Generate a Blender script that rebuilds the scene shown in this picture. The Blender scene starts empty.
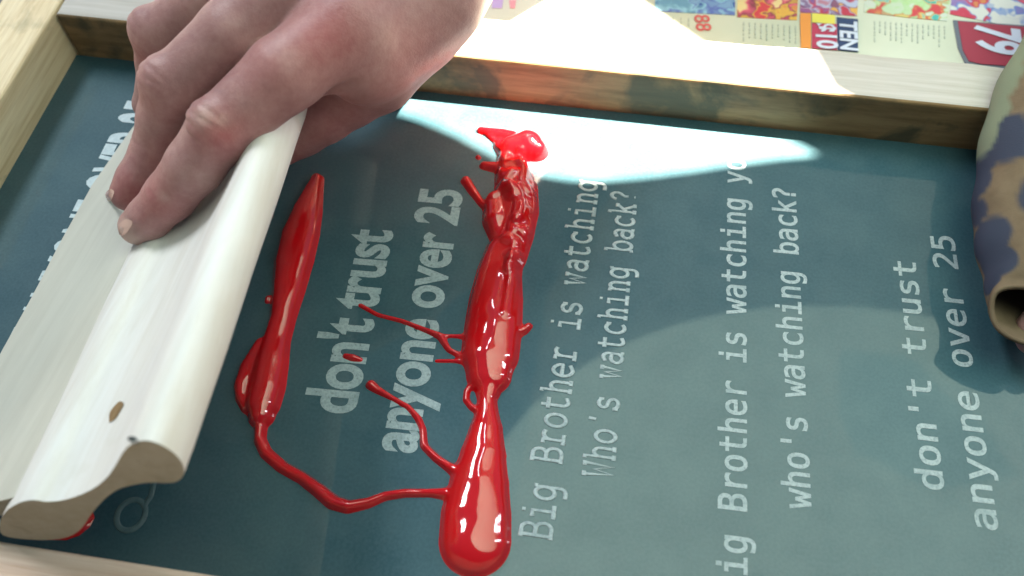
import bpy, bmesh, math, random, os
import numpy as np
from mathutils import Vector, Matrix
random.seed(4); rng = np.random.default_rng(4)
SC = bpy.context.scene; COL = SC.collection

# ------------------------------------------------------------------ camera
F = 880.0; H = .26
_y = np.array([257, 1448, -880.]); _y /= np.linalg.norm(_y)
_x = np.array([9882, -1218, 880.]); _x -= _y * _x.dot(_y); _x /= np.linalg.norm(_x)
RM = np.stack([_x, _y, np.cross(_x, _y)])
C0 = np.array([0, 0, H])
def _ray(px, py): return RM @ np.array([px - 512, 288 - py, -F])
_d = _ray(512, 288); ORG = C0 + _d * (-H / _d[2])
CAM = C0 - ORG
def P(px, py, z=0.0):
    d = _ray(px, py); return CAM + d * ((z - CAM[2]) / d[2])
cam = bpy.data.cameras.new('camera'); camo = bpy.data.objects.new('camera', cam); COL.objects.link(camo)
m = Matrix([[*RM[i], CAM[i]] for i in range(3)] + [[0, 0, 0, 1]]); camo.matrix_world = m
cam.sensor_width = 36; cam.lens = F / 1024 * 36; cam.clip_start = .01; cam.clip_end = 50
cam.dof.use_dof = True; cam.dof.focus_distance = .295; cam.dof.aperture_fstop = 10
SC.camera = camo
SC.view_settings.view_transform = 'Standard'; SC.view_settings.look = 'None'
SC.view_settings.exposure = 2.75; SC.view_settings.gamma = 1.0

# ------------------------------------------------------------------ light
W = bpy.data.worlds.new('World'); SC.world = W; W.use_nodes = True
nt = W.node_tree; bg = nt.nodes['Background']
tc = nt.nodes.new('ShaderNodeTexCoord'); sp = nt.nodes.new('ShaderNodeSeparateXYZ'); cr = nt.nodes.new('ShaderNodeValToRGB')
nt.links.new(tc.outputs['Generated'], sp.inputs[0])
mr = nt.nodes.new('ShaderNodeMapRange'); mr.inputs['From Min'].default_value = -1; mr.inputs['From Max'].default_value = 1
nt.links.new(sp.outputs['Y'], mr.inputs['Value']); nt.links.new(mr.outputs[0], cr.inputs[0]); nt.links.new(cr.outputs[0], bg.inputs[0])
cr.color_ramp.elements[0].color = (.05, .07, .10, 1); cr.color_ramp.elements[1].color = (.42, .60, .80, 1)
bg.inputs[1].default_value = .085

def aim(o, d): o.rotation_euler = Vector(d).to_track_quat('-Z', 'Y').to_euler()
SUND = Vector((.62, .24, 1)).normalized()
s = bpy.data.lights.new('sun', 'SUN'); s.energy = 16; s.angle = math.radians(.5); s.color = (1, .84, .66)
so = bpy.data.objects.new('sun', s); COL.objects.link(so); so.location = (1, .2, 1); aim(so, -SUND)

def area(name, loc, target, sx, sy, e, col):
    a = bpy.data.lights.new(name, 'AREA'); a.shape = 'RECTANGLE'; a.size = sx; a.size_y = sy; a.energy = e; a.color = col
    o = bpy.data.objects.new(name, a); COL.objects.link(o); o.location = loc; aim(o, Vector(target) - Vector(loc)); return o
area('area_lamp', (-.72, .64, 1.15), (-.72, .6401, 0), .26, .56, 2.9, (.94, .98, 1))
area('area_lamp', (-.122, .55, 1.0), (-.122, .5501, 0), .035, .20, .12, (.97, .93, 1))
area('area_lamp', (.68, .20, .50), (0, 0, 0), .05, .34, .2, (.97, .93, 1))  # unseen strip lamp added for the long streak on the right of the ink
# unseen lamp added low at right to lay a sheen across the mesh
sheen_ = area('sheen_lamp', (.34, .06, .55), (.34, .0601, 0), .80, .60, .25, (.80, 1, .76)); sheen_.data.shape = 'ELLIPSE'; sheen_.data.spread = math.radians(115); sheen_.rotation_euler = (0, 0, 0)

# ------------------------------------------------------------------ helpers
def tag(o, label=None, cat=None, group=None, kind=None):
    if label: o['label'] = label
    if cat: o['category'] = cat
    if group: o['group'] = group
    if kind: o['kind'] = kind
    return o
def empty(name, loc=(0, 0, 0)):
    o = bpy.data.objects.new(name, None); COL.objects.link(o); o.location = loc; o.empty_display_size = .01; return o
def obj(name, verts, faces, mat=None, parent=None, smooth=True):
    me = bpy.data.meshes.new(name); me.from_pydata([tuple(map(float, v)) for v in verts], [], [tuple(map(int, f)) for f in faces]); me.validate(); me.update()
    o = bpy.data.objects.new(name, me); COL.objects.link(o)
    if mat: me.materials.append(mat)
    if smooth:
        for p in me.polygons: p.use_smooth = True
    if parent: o.parent = parent; o.matrix_parent_inverse = Matrix.Translation(parent.location).inverted()
    return o
def fix_normals(o):
    b = bmesh.new(); b.from_mesh(o.data); bmesh.ops.recalc_face_normals(b, faces=b.faces); b.to_mesh(o.data); b.free()
def beauty(o, w=.0015, seg=3):
    md = o.modifiers.new('bevel', 'BEVEL'); md.width = w; md.segments = seg; md.limit_method = 'ANGLE'; md.angle_limit = .6
    return o

class NT:
    def __init__(s, name):
        s.m = bpy.data.materials.new(name); s.m.use_nodes = True; s.t = s.m.node_tree
        s.b = s.t.nodes['Principled BSDF']
    def n(s, typ, **k):
        nd = s.t.nodes.new(typ)
        for a, v in k.items():
            if a.startswith('i_'):
                key = a[2:].replace('_', ' ')
                nd.inputs[key].default_value = v
            else: setattr(nd, a, v)
        return nd
    def l(s, a, b): s.t.links.new(a, b)
    def coord(s, scale=(1, 1, 1), rot=(0, 0, 0)):
        t = s.n('ShaderNodeTexCoord'); mp = s.n('ShaderNodeMapping'); mp.inputs['Scale'].default_value = scale; mp.inputs['Rotation'].default_value = rot
        s.l(t.outputs['Object'], mp.inputs[0]); return mp.outputs[0]
    def noise(s, vec, scale, detail=4, rough=.55, dist=0):
        nd = s.n('ShaderNodeTexNoise'); nd.inputs['Scale'].default_value = scale; nd.inputs['Detail'].default_value = detail
        nd.inputs['Roughness'].default_value = rough; nd.inputs['Distortion'].default_value = dist; s.l(vec, nd.inputs['Vector']); return nd.outputs['Fac']
    def ramp(s, fac, stops):
        r = s.n('ShaderNodeValToRGB'); e = r.color_ramp.elements
        while len(e) < len(stops): e.new(.5)
        for q, (p, c) in zip(e, stops): q.position = p; q.color = (*c, 1) if len(c) == 3 else c
        s.l(fac, r.inputs[0]); return r.outputs[0]
    def mix(s, fac, a, b, mode='MIX'):
        x = s.n('ShaderNodeMix', data_type='RGBA', blend_type=mode)
        for i, v in ((0, fac), (6, a), (7, b)):
            if isinstance(v, (int, float)): x.inputs[i].default_value = v
            elif isinstance(v, tuple): x.inputs[i].default_value = (*v, 1)
            else: s.l(v, x.inputs[i])
        return x.outputs[2]
    def bump(s, hgt, strength=.3, dist=.0005, prev=None):
        b = s.n('ShaderNodeBump'); b.inputs['Strength'].default_value = strength; b.inputs['Distance'].default_value = dist
        s.l(hgt, b.inputs['Height'])
        if prev: s.l(prev, b.inputs['Normal'])
        s.l(b.outputs[0], s.b.inputs['Normal']); return b.outputs[0]
    def done(s, col=None, rough=.5, spec=.5, **k):
        if col is not None:
            if isinstance(col, tuple): s.b.inputs['Base Color'].default_value = (*col, 1)
            else: s.l(col, s.b.inputs['Base Color'])
        s.b.inputs['Roughness'].default_value = rough; s.b.inputs['Specular IOR Level'].default_value = spec
        for a, v in k.items(): s.b.inputs[a.replace('_', ' ')].default_value = v
        return s.m

def wood(name, dark, mid, light, grain_scale, stain=None, stain_col=(.05, .06, .045), rough=.55, spec=.3, knots=None):
    t = NT(name); v = t.coord(grain_scale)
    n1 = t.noise(v, 1.0, 6, .6, .6); n2 = t.noise(v, 3.2, 5, .65)
    c = t.ramp(n1, [(.25, dark), (.5, mid), (.75, light)])
    c = t.mix(.35, c, t.ramp(n2, [(.35, dark), (.6, light)]), 'MIX')
    if stain:
        w = t.coord((1, 1, 1)); sn = t.noise(w, stain[0], 5, .6, .5)
        f = t.ramp(sn, [(stain[1], (0, 0, 0)), (stain[1] + .13, (1, 1, 1))])
        ff = t.n('ShaderNodeMath', operation='MULTIPLY'); t.l(f, ff.inputs[0]); ff.inputs[1].default_value = stain[2]
        c = t.mix(ff.outputs[0], c, stain_col)
    t.bump(n2, .25, .0004)
    return t.done(c, rough, spec)

M = {}
M['rail_back'] = wood('worn pine with ink stains', (.13, .08, .035), (.25, .155, .075), (.36, .24, .12), (14, 120, 120), (34, .48, .75))
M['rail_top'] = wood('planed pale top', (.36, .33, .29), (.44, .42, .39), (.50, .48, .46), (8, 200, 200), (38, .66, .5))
M['rail_left'] = wood('pale pine', (.52, .39, .22), (.70, .57, .36), (.80, .70, .50), (230, 12, 230), (30, .62, .6), (.16, .15, .08))
M['rail_front'] = wood('front pine', (.48, .31, .22), (.70, .53, .42), (.80, .67, .58), (10, 220, 220), (40, .63, .35), (.2, .12, .07))
M['squeegee'] = wood('pale limewashed wood', (.60, .57, .51), (.71, .71, .69), (.76, .77, .76), (60, 4, 60), (22, .62, .35), (.5, .47, .38), .6, .25)
M['board'] = wood('cream board', (.46, .455, .40), (.54, .54, .48), (.58, .58, .52), (60, 4, 60), (20, .75, .25), (.4, .36, .25), .5, .3)
M['endgrain'] = wood('cut end grain', (.28, .25, .18), (.32, .29, .22), (.36, .33, .26), (90, 40, 90), (70, .56, .6), (.13, .12, .08), .75, .15)
M['knot'] = wood('knot', (.10, .055, .015), (.22, .13, .05), (.30, .20, .09), (800, 200, 800))

# emulsion
t = NT('teal emulsion on silk'); v = t.coord()
n = t.noise(v, 11, 5, .55, .2); n2 = t.noise(v, 60, 4, .6)
c = t.ramp(n, [(.3, (.020, .062, .086)), (.7, (.032, .084, .108))])
c = t.mix(.16, c, t.ramp(n2, [(.4, (.035, .085, .11)), (.62, (.10, .165, .18))]))
n3 = t.noise(v, 34, 6, .7, 1.2)
c = t.mix(t.ramp(n3, [(.66, (0, 0, 0)), (.78, (.25, .25, .25))]), c, (.10, .18, .20))
ck = t.n('ShaderNodeTexBrick'); ck.inputs['Scale'].default_value = 900; t.l(v, ck.inputs['Vector'])
nn = t.noise(v, 1500, 2)
t.bump(nn, .35, .00008)
nf = t.noise(v, 1000, 2, .5)
c = t.mix(.08, c, t.ramp(nf, [(.35, (.0, .03, .04)), (.65, (.10, .19, .22))]))
t.l(c, t.b.inputs['Base Color'])
M['emulsion'] = t.done(c, .5, .12, Coat_Weight=.9, Coat_Roughness=.04)
def letter_mat(name, lo, hi):
    t = NT(name); v = t.coord(); n = t.noise(v, 1100, 3, .7); n2 = t.noise(v, 130, 4, .6)
    c = t.ramp(n, [(.30, tuple(q * .62 for q in lo)), (.45, lo), (.7, hi)]); c = t.mix(t.ramp(n2, [(.50, (0, 0, 0)), (.72, (.55, .55, .55))]), c, (.12, .19, .21))
    return t.done(c, .55, .35, Coat_Weight=.3, Coat_Roughness=.2)
M['letter'] = letter_mat('open silk lettering', (.26, .33, .36), (.35, .43, .46))
M['letter_bold'] = letter_mat('open silk bold lettering', (.23, .31, .34), (.30, .39, .42))
t = NT('faint letter'); v = t.coord(); n = t.noise(v, 160, 3)
c = t.ramp(n, [(.35, (.05, .10, .115)), (.7, (.09, .15, .165))]); M['letter_faint'] = t.done(c, .5, .4)
t = NT('left letter'); v = t.coord(); n = t.noise(v, 600, 3)
c = t.ramp(n, [(.3, (.40, .50, .55)), (.7, (.52, .62, .66))]); M['letter_bright'] = t.done(c, .6, .3)

# ------------------------------------------------------------------ table + shade board
t = NT('grey table top'); v = t.coord(); n = t.noise(v, 9, 5)
M['table'] = t.done(t.ramp(n, [(.3, (.13, .125, .12)), (.7, (.20, .19, .18))]), .6, .3)
ZT = -.006
o = obj('table_top', [(-1.1, -.7, ZT - .03), (1.1, -.7, ZT - .03), (1.1, .8, ZT - .03), (-1.1, .8, ZT - .03),
      (-1.1, -.7, ZT), (1.1, -.7, ZT), (1.1, .8, ZT), (-1.1, .8, ZT)],
      [(3, 2, 1, 0), (4, 5, 6, 7), (0, 1, 5, 4), (1, 2, 6, 5), (2, 3, 7, 6), (3, 0, 4, 7)], M['table'], smooth=False)
tag(o, kind='structure')

# unseen sheet added overhead with a gap cut to shape the sun patch
ZB = .62
lit = [(385, 104), (400, 113), (420, 119), (440, 127), (462, 137), (480, 147), (510, 163), (540, 174), (570, 179), (600, 180), (640, 177), (680, 172),
       (740, 163), (780, 158), (824, 154), (785, 133), (765, 95), (740, 50), (650, -10), (600, -70), (420, -90), (372, 30)]
hole = [Vector(P(a, b)) + SUND * (ZB / SUND.z) for a, b in lit]
cx = sum(h.x for h in hole) / len(hole); cy = sum(h.y for h in hole) / len(hole)
bm = bmesh.new(); x0, x1, y0, y1 = cx - .42, cx + .42, cy - .45, cy + .40
inner = [bm.verts.new(h) for h in hole]
def outp(h):
    dx, dy = h.x - cx, h.y - cy
    k = min((x1 - cx) / dx if dx > 0 else ((x0 - cx) / dx if dx < 0 else 9e9), (y1 - cy) / dy if dy > 0 else ((y0 - cy) / dy if dy < 0 else 9e9))
    return bm.verts.new((cx + dx * k, cy + dy * k, ZB))
outer = [outp(h) for h in hole]
N = len(hole)
for i in range(N):
    j = (i + 1) % N; bm.faces.new((inner[i], inner[j], outer[j], outer[i]))
me = bpy.data.meshes.new('sun_blocker'); bm.to_mesh(me); bm.free()
blocker = bpy.data.objects.new('sun_blocker', me); COL.objects.link(blocker)
md = blocker.modifiers.new('s', 'SOLIDIFY'); md.thickness = .004
t = NT('sun blocker sheet'); me.materials.append(t.done((.30, .33, .34), .9, .1)); tag(blocker, kind='structure')

# ------------------------------------------------------------------ printing screen
scr = empty('printing_screen', (0, 0, 0))
tag(scr, 'wooden framed silkscreen with teal mesh and pale lettering, lying flat under the red ink', 'printing screen')
RH = .022; XL, XR, YB, YF = -.197, .215, .0865, -.1124
def rail(name, pts, z0, z1, mat, parent, topmat=None):
    """pts: four corners xy (ccw)."""
    nseg = 40
    v = []; f = []
    a, b, c_, d = [np.array(p) for p in pts]   # a-b one long edge, d-c the other
    for i in range(nseg + 1):
        u = i / nseg; p = a + (b - a) * u; q = d + (c_ - d) * u
        w = .00035 * math.sin(i * 1.7) + .0003 * math.sin(i * .63 + 1) + random.uniform(-.00015, .00015)
        v += [(p[0], p[1], z0), (q[0], q[1], z0), (q[0], q[1], z1), (p[0], p[1] , z1 + w)]
    for i in range(nseg):
        k = 4 * i
        for e in range(4):
            g = (e + 1) % 4; f.append((k + e, k + g, k + 4 + g, k + 4 + e))
    f.append((0, 3, 2, 1)); k = 4 * nseg; f.append((k, k + 1, k + 2, k + 3))
    o = obj(name, v, f, mat, parent, smooth=False); fix_normals(o)
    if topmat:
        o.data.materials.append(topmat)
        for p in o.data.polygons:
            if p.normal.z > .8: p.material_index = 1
    beauty(o, .0016, 3); return o
# left rail runs the whole depth, back rail butts into it
rail('side_rail', [(XL - .0235, -.17), (XL - .0235, YB + .05), (XL + .0005, YB + .05), (XL + .0005, -.17)], -.004, RH, M['rail_left'], scr)
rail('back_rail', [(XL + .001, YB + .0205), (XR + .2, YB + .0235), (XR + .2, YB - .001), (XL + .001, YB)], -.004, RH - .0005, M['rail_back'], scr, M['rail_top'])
rail('front_rail', [(XL + .001, YF - .030), (XR, YF - .030), (XR, YF), (XL + .001, YF)], -.004, RH - .001, M['rail_front'], scr)
rail('side_rail', [(XR + .0005, -.17), (XR + .0005, YB - .002), (XR + .024, YB - .002), (XR + .024, -.17)], -.004, RH, M['rail_left'], scr)
# the silk: a fine sheet, very slightly sagging at the squeegee
o = obj('mesh_panel', [(XL, YF, -.0006), (XR, YF, -.0006), (XR, YB, -.0006), (XL, YB, -.0006), (XL, YF, 0), (XR, YF, 0), (XR, YB, 0), (XL, YB, 0)],
        [(3, 2, 1, 0), (4, 5, 6, 7), (0, 1, 5, 4), (1, 2, 6, 5), (2, 3, 7, 6), (3, 0, 4, 7)], M['emulsion'], scr, smooth=False)

# ---- lettering
def font(fn):
    p = os.path.join(bpy.utils.system_resource('DATAFILES', path='fonts') or '', fn)
    try: return bpy.data.fonts.load(p)
    except Exception: return None
MONO = font('DejaVuSansMono.woff2')
def text_mesh(s, fnt=None, offset=0.0, sx=1.0, extr=0.0, space=1.0):
    cu = bpy.data.curves.new('txt', 'FONT'); cu.body = s; cu.size = 1; cu.offset = offset; cu.extrude = extr; cu.resolution_u = 5; cu.space_character = space
    if fnt: cu.font = fnt
    ob = bpy.data.objects.new('txt', cu); COL.objects.link(ob)
    dg = bpy.context.evaluated_depsgraph_get(); dg.update()
    me = bpy.data.meshes.new_from_object(ob.evaluated_get(dg)); bpy.data.objects.remove(ob)
    V = np.array([v.co[:] for v in me.vertices]); Fc = [tuple(p.vertices) for p in me.polygons]
    bpy.data.meshes.remove(me); return V, Fc
def lay(V, s0, s1, cap, z, a=None, b=None, c=None):
    """map (s,t) text coords on to world points: a = baseline start, b = baseline end, cap height in metres."""
    A, B = np.array(a), np.array(b); d = B - A; L = np.linalg.norm(d); d /= L; up = np.array([-d[1], d[0], 0])
    S = (V[:, 0] - s0) / (s1 - s0) * L
    T = V[:, 1] * cap
    out = A + S[:, None] * d + T[:, None] * up; out[:, 2] = z + (V[:, 2] if c is None else V[:, 2] * c)
    return out
def line_font(s, a, b, cap, mat, fnt, offset, capunits, space=1.0, z=.00012, parent=None, name='lettering', extr=.0001, ref=None):
    V, Fc = text_mesh(s, fnt, offset, space=space)
    o = obj(name, lay(V, V[:, 0].min(), V[:, 0].max(), cap / capunits, z, a, b), Fc, mat, parent or scr, smooth=False); return o

# slab typewriter glyphs as strokes (x 0..5, x-height 5, ascender 7.2)
def arc(cx, cy, rx, ry, a0, a1, n=12): return [(cx + rx * math.cos(math.radians(a0 + (a1 - a0) * i / n)), cy + ry * math.sin(math.radians(a0 + (a1 - a0) * i / n))) for i in range(n + 1)]
bowl = arc(2.5, 2.5, 2.1, 2.5, 0, 360, 22)
G = {
 'B': [[(.2, 0), (3, 0)] + arc(3, 1.85, 1.9, 1.85, -90, 90)[1:] + [(1, 3.7)], [(.2, 7), (2.8, 7)] + arc(2.8, 5.35, 1.6, 1.65, 90, -90)[1:], [(1, 0), (1, 7)]],
 'i': [[(.7, 5), (2.6, 5), (2.6, 0)], [(.5, 0), (4.7, 0)], [(2.5, 6.7), (2.5, 7.1), (2.5, 7.5)]],
 'g': [arc(2.3, 2.7, 1.9, 2.3, 0, 360, 20), [(5, 5), (4.2, 5), (4.2, -.8)] + arc(2.7, -.8, 1.5, 1.4, 0, -90)[1:] + [(1.2, -2.2)]],
 'r': [[(.5, 5), (1.8, 5), (1.8, 0)], [(.4, 0), (3.9, 0)], [(1.8, 3.2)] + arc(3.6, 3.2, 1.8, 1.8, 160, 60, 8) + [(4.9, 4.6)]],
 'o': [bowl],
 't': [[(1.7, 6.8), (1.7, 1.4)] + arc(3.0, 1.4, 1.3, 1.4, 180, 290, 8) + [(4.7, .6)], [(.4, 5), (4.3, 5)]],
 'h': [[(.2, 7.2), (1.1, 7.2), (1.1, 0)], [(.2, 0), (2.0, 0)], [(3.2, 0), (5, 0)], [(1.1, 3.4)] + arc(2.6, 3.4, 1.5, 1.6, 160, 0, 10) + [(4.1, 0)]],
 'e': [[(.5, 2.7), (4.5, 2.7)] + arc(2.5, 2.5, 2.1, 2.5, 5, 300, 18)[0:] + [(4.6, .8)]],
 's': [[(4.1, 4.2)] + arc(2.6, 3.8, 1.6, 1.2, 30, 240, 10) + arc(2.6, 1.3, 1.8, 1.3, 70, -150, 12) + [(.8, 1.0)], [(4.2, 5), (4.2, 3.7)], [(.7, 0), (.7, 1.4)]],
 'w': [[(.7, 5), (1.5, 0), (2.6, 4), (3.7, 0), (4.5, 5)], [(0, 5), (1.5, 5)], [(3.6, 5), (5.2, 5)]],
 'W': [[(.6, 7), (1.3, 0), (2.6, 4.6), (3.9, 0), (4.6, 7)], [(0, 7), (1.6, 7)], [(3.6, 7), (5.2, 7)]],
 'a': [[(.9, 4.4)] + arc(2.6, 3.6, 1.5, 1.4, 130, 0, 8) + [(4.1, 0), (5, 0)], arc(2.3, 1.5, 1.8, 1.5, 60, 300, 14) + [(4.1, 1.1)], [(3.2, 2.85), (4.1, 2.85)]],
 'c': [arc(2.6, 2.5, 2.1, 2.5, 40, 315, 18) , [(4.3, 5), (4.3, 3.7)]],
 'n': [[(.2, 5), (1.1, 5), (1.1, 0)], [(.2, 0), (2.0, 0)], [(3.2, 0), (5, 0)], [(1.1, 3.4)] + arc(2.6, 3.4, 1.5, 1.6, 160, 0, 10) + [(4.1, 0)]],
 'y': [[(.7, 5), (2.6, .3)], [(4.5, 5), (1.8, -2), (.5, -2)], [(0, 5), (1.6, 5)], [(3.6, 5), (5.2, 5)]],
 'k': [[(.2, 7.2), (1.1, 7.2), (1.1, 0)], [(.2, 0), (2, 0)], [(4.2, 5), (1.2, 2.3)], [(2.2, 3.2), (4.2, 0)], [(3.2, 5), (4.9, 5)], [(3.4, 0), (5, 0)]],
 'b': [[(.1, 7.2), (1, 7.2), (1, 0), (.1, 0)], arc(2.8, 2.5, 1.9, 2.5, 0, 360, 20)],
 'u': [[(.1, 5), (1, 5), (1, 1.5)] + arc(2.5, 1.5, 1.5, 1.5, 180, 330, 8), [(3.1, 5), (4, 5), (4, 0), (4.9, 0)]],
 "'": [[(2.6, 7.2), (2.3, 5.3)]],
 '?': [[(1, 5.6)] + arc(2.6, 5.5, 1.6, 1.6, 160, -60, 12) + [(2.6, 3.2), (2.6, 2.1)], [(2.6, .05), (2.6, .35)]],
}
def slab(s, a, b, cap, w, mat, name='lettering', upto=None):
    """letters from stroke tubes, flattened to a thin film proud of the silk"""
    cu = bpy.data.curves.new('slab', 'CURVE'); cu.dimensions = '3D'; cu.bevel_depth = w; cu.bevel_resolution = 2; cu.use_fill_caps = True
    x = 0
    for ch in s:
        for st in G.get(ch, []):
            pts = [(x + q[0] , q[1]) for q in st]
            dup_ = [pts[0]]
            for q in pts[1:]:
                if abs(q[0] - dup_[-1][0]) + abs(q[1] - dup_[-1][1]) > .02: dup_.append(q)
            spl = cu.splines.new('POLY'); spl.points.add(len(dup_) - 1)
            jz = random.uniform(-.05, .05)
            for i, q in enumerate(dup_): spl.points[i].co = (q[0], q[1], jz, 1)
        x += 6
    ob = bpy.data.objects.new('slab', cu); COL.objects.link(ob)
    dg = bpy.context.evaluated_depsgraph_get(); dg.update(); me = bpy.data.meshes.new_from_object(ob.evaluated_get(dg)); bpy.data.objects.remove(ob)
    V = np.array([v.co[:] for v in me.vertices]); Fc = [tuple(p.vertices) for p in me.polygons]; bpy.data.meshes.remove(me)
    s1 = x - 1
    V2 = V.copy()
    o = obj(name, lay(V2, 0, s1, cap / 7.0, .00012, a, b, .00022), Fc, mat, scr); return o
slab("Big Brother is watching you", P(550, 541), P(604.5, 134), .0089, .58, M['letter'])
slab("Who's watching back?", P(612, 479), P(636, 193), .0087, .58, M['letter'])
def mono(s, a, b, cap, off=.012, mat='letter'): return line_font(s, a, b, cap, M[mat], MONO, off, .73)
mono("Big Brother is watching you", P(747, 598), P(745, 148), .0118)
mono("who's watching back?", P(811, 511), P(795, 190), .0115)
mono("don't trust", P(944, 491), P(915, 263), .0110)
mono("anyone over 25", P(998, 531), P(953, 237), .0112)
line_font("don't trust", P(353, 415), P(392, 231), .0173, M['letter_bold'], None, .028, .73, .97)
line_font("anyone over 25", P(414, 454), P(462, 191), .0160, M['letter_bold'], None, .028, .73, .97)
dx = .025
a_ = P(-60, 475); b_ = P(128, 97)
line_font("DON'T TRUST ANYONE OVER 25", (-.165 + dx, -.118, 0), (-.1665 + dx, .0655, 0), .025, M['letter_bright'], None, .024, .73)
# faint ring shaped letter near the front rail
ring = bpy.data.curves.new('ring', 'CURVE'); ring.dimensions = '3D'; ring.bevel_depth = .0009; ring.bevel_resolution = 2
cc = P(131, 515)
for pts in ([(cc[0] + .0042 * math.cos(a), cc[1] + .0047 * math.sin(a)) for a in np.linspace(0, 2 * math.pi, 28)], [P(143, 507)[:2], P(151, 496)[:2], P(154, 482)[:2]]):
    sp_ = ring.splines.new('POLY'); sp_.points.add(len(pts) - 1)
    for i, q in enumerate(pts): sp_.points[i].co = (q[0], q[1], 0, 1)
ob = bpy.data.objects.new('ring', ring); COL.objects.link(ob); dg = bpy.context.evaluated_depsgraph_get(); dg.update()
me = bpy.data.meshes.new_from_object(ob.evaluated_get(dg)); bpy.data.objects.remove(ob)
V = np.array([v.co[:] for v in me.vertices]); V[:, 2] *= .25
obj('lettering', V, [tuple(p.vertices) for p in me.polygons], M['letter_faint'], scr)

# ------------------------------------------------------------------ squeegee (a piece of wooden moulding with a cream board)
AX = np.array([-.085, 1, -.15]); AX /= np.linalg.norm(AX)
UX = np.cross(AX, [0, 0, 1]); UX /= np.linalg.norm(UX); VX = np.cross(UX, AX)
PN = P(45, 538, .025)
def onend(px, py):
    d = _ray(px, py); t_ = (PN - CAM).dot(AX) / d.dot(AX); w = CAM + d * t_; return np.array([(w - PN).dot(UX), (w - PN).dot(VX)])
def smoothpoly(p, it=1):
    p = [np.array(q) for q in p]
    for _ in range(it):
        q = []
        for i in range(len(p)): a, b = p[i], p[(i + 1) % len(p)]; q += [a * .75 + b * .25, a * .25 + b * .75]
        p = q
    return p
sq = empty('squeegee', tuple(PN)); tag(sq, 'pale wooden moulding used as a squeegee, held by the hand at the left', 'squeegee')
prof_px = [(12, 506), (20, 502), (30, 500), (38, 500.5), (45, 502), (60, 501), (78, 496), (95, 488), (108, 477), (117, 463), (123, 452), (130, 444), (138, 440.5), (145, 439.5), (152, 440), (163, 444), (174, 451),
           (182, 459), (186, 468), (185, 476), (178, 482), (168, 483), (150, 482), (132, 485), (118, 489), (107, 497), (98, 506), (90, 516), (84, 526), (76, 534), (64, 539), (45, 541), (22, 540), (3, 537), (-2, 532), (-1, 520), (5, 511)]
prof = smoothpoly([onend(*q) for q in prof_px], 1)
def extrude(name, prof, L0, L1, mat, endmat, parent, nl=24, wob=.0002):
    n = len(prof); v = []; f = []
    ctr = sum(prof) / n
    for j in range(nl + 1):
        s_ = L0 + (L1 - L0) * j / nl
        for i, q in enumerate(prof):
            k = 1.0
            if j == 0: k = .985
            qq = ctr + (q - ctr) * k
            w = wob * math.sin(j * .9 + i * .35) if 0 < j < nl else 0
            v.append(PN + UX * (qq[0]) + VX * (qq[1] + w) + AX * s_)
        if j == 0: L0b = s_
    for j in range(nl):
        for i in range(n):
            k = (i + 1) % n; f.append((j * n + i, j * n + k, (j + 1) * n + k, (j + 1) * n + i))
    f.append(tuple(range(n - 1, -1, -1))); f.append(tuple(nl * n + i for i in range(n)))
    o = obj(name, v, f, mat, parent)
    o.data.materials.append(endmat)
    for p in o.data.polygons:
        if len(p.vertices) > 4: p.material_index = 1; p.use_smooth = False
    fix_normals(o)
    for e in o.data.edges: pass
    md = o.modifiers.new('es', 'EDGE_SPLIT'); md.split_angle = math.radians(50)
    return o
extrude('moulding', prof, 0, .182, M['squeegee'], M['endgrain'], sq)
# cream board at the left, its top face sloping down to the silk
pa = onend(9, 508); pb = onend(-97, 535)
nrm = np.array([-(pb - pa)[1], (pb - pa)[0]]); nrm /= np.linalg.norm(nrm)
if nrm[1] > 0: nrm = -nrm
pb2 = pb + (pa - pb) * .0
board = [pa, pa + (pb - pa) * .35, pa + (pb - pa) * .97, pb, pb + nrm * .0015 + (pb - pa) * .008, pb + nrm * .004, pa + (pb - pa) * .3 + nrm * .006, pa + nrm * .008]
extrude('board', board, .003, .180, M['board'], M['endgrain'], sq)
# knot and a flat dark patch at the notched edge
def patch_on(px, py, rx, ry, mat, name, parent, ang, lift=.0002):
    """ray-cast on to the moulding to lay a small knot flush in its surface"""
    dg = bpy.context.evaluated_depsgraph_get(); dg.update()
    vs = []; fs = []
    cen = []
    ringn = 18
    pts = [(px, py)] + [(px + (rx * math.cos(a) * math.cos(ang) - ry * math.sin(a) * math.sin(ang)) * (1 + .15 * math.sin(3 * a)), py + rx * math.cos(a) * math.sin(ang) + ry * math.sin(a) * math.cos(ang)) for a in np.linspace(0, 2 * math.pi, ringn, endpoint=False)]
    for q in pts:
        d = Vector(_ray(*q)).normalized(); hit, loc, nr, idx, ob, mx = SC.ray_cast(dg, Vector(CAM), d)
        vs.append(loc + nr * lift)
    for i in range(ringn): fs.append((0, 1 + i, 1 + (i + 1) % ringn))
    return obj(name, vs, fs, mat, parent)
patch_on(134, 440, 5.5, 3, NT('dark nick').done((.03, .045, .045), .8, .1), 'knot', sq, .4)
patch_on(116, 412, 12, 4.2, M['knot'], 'knot', sq, math.radians(-58))

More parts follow.
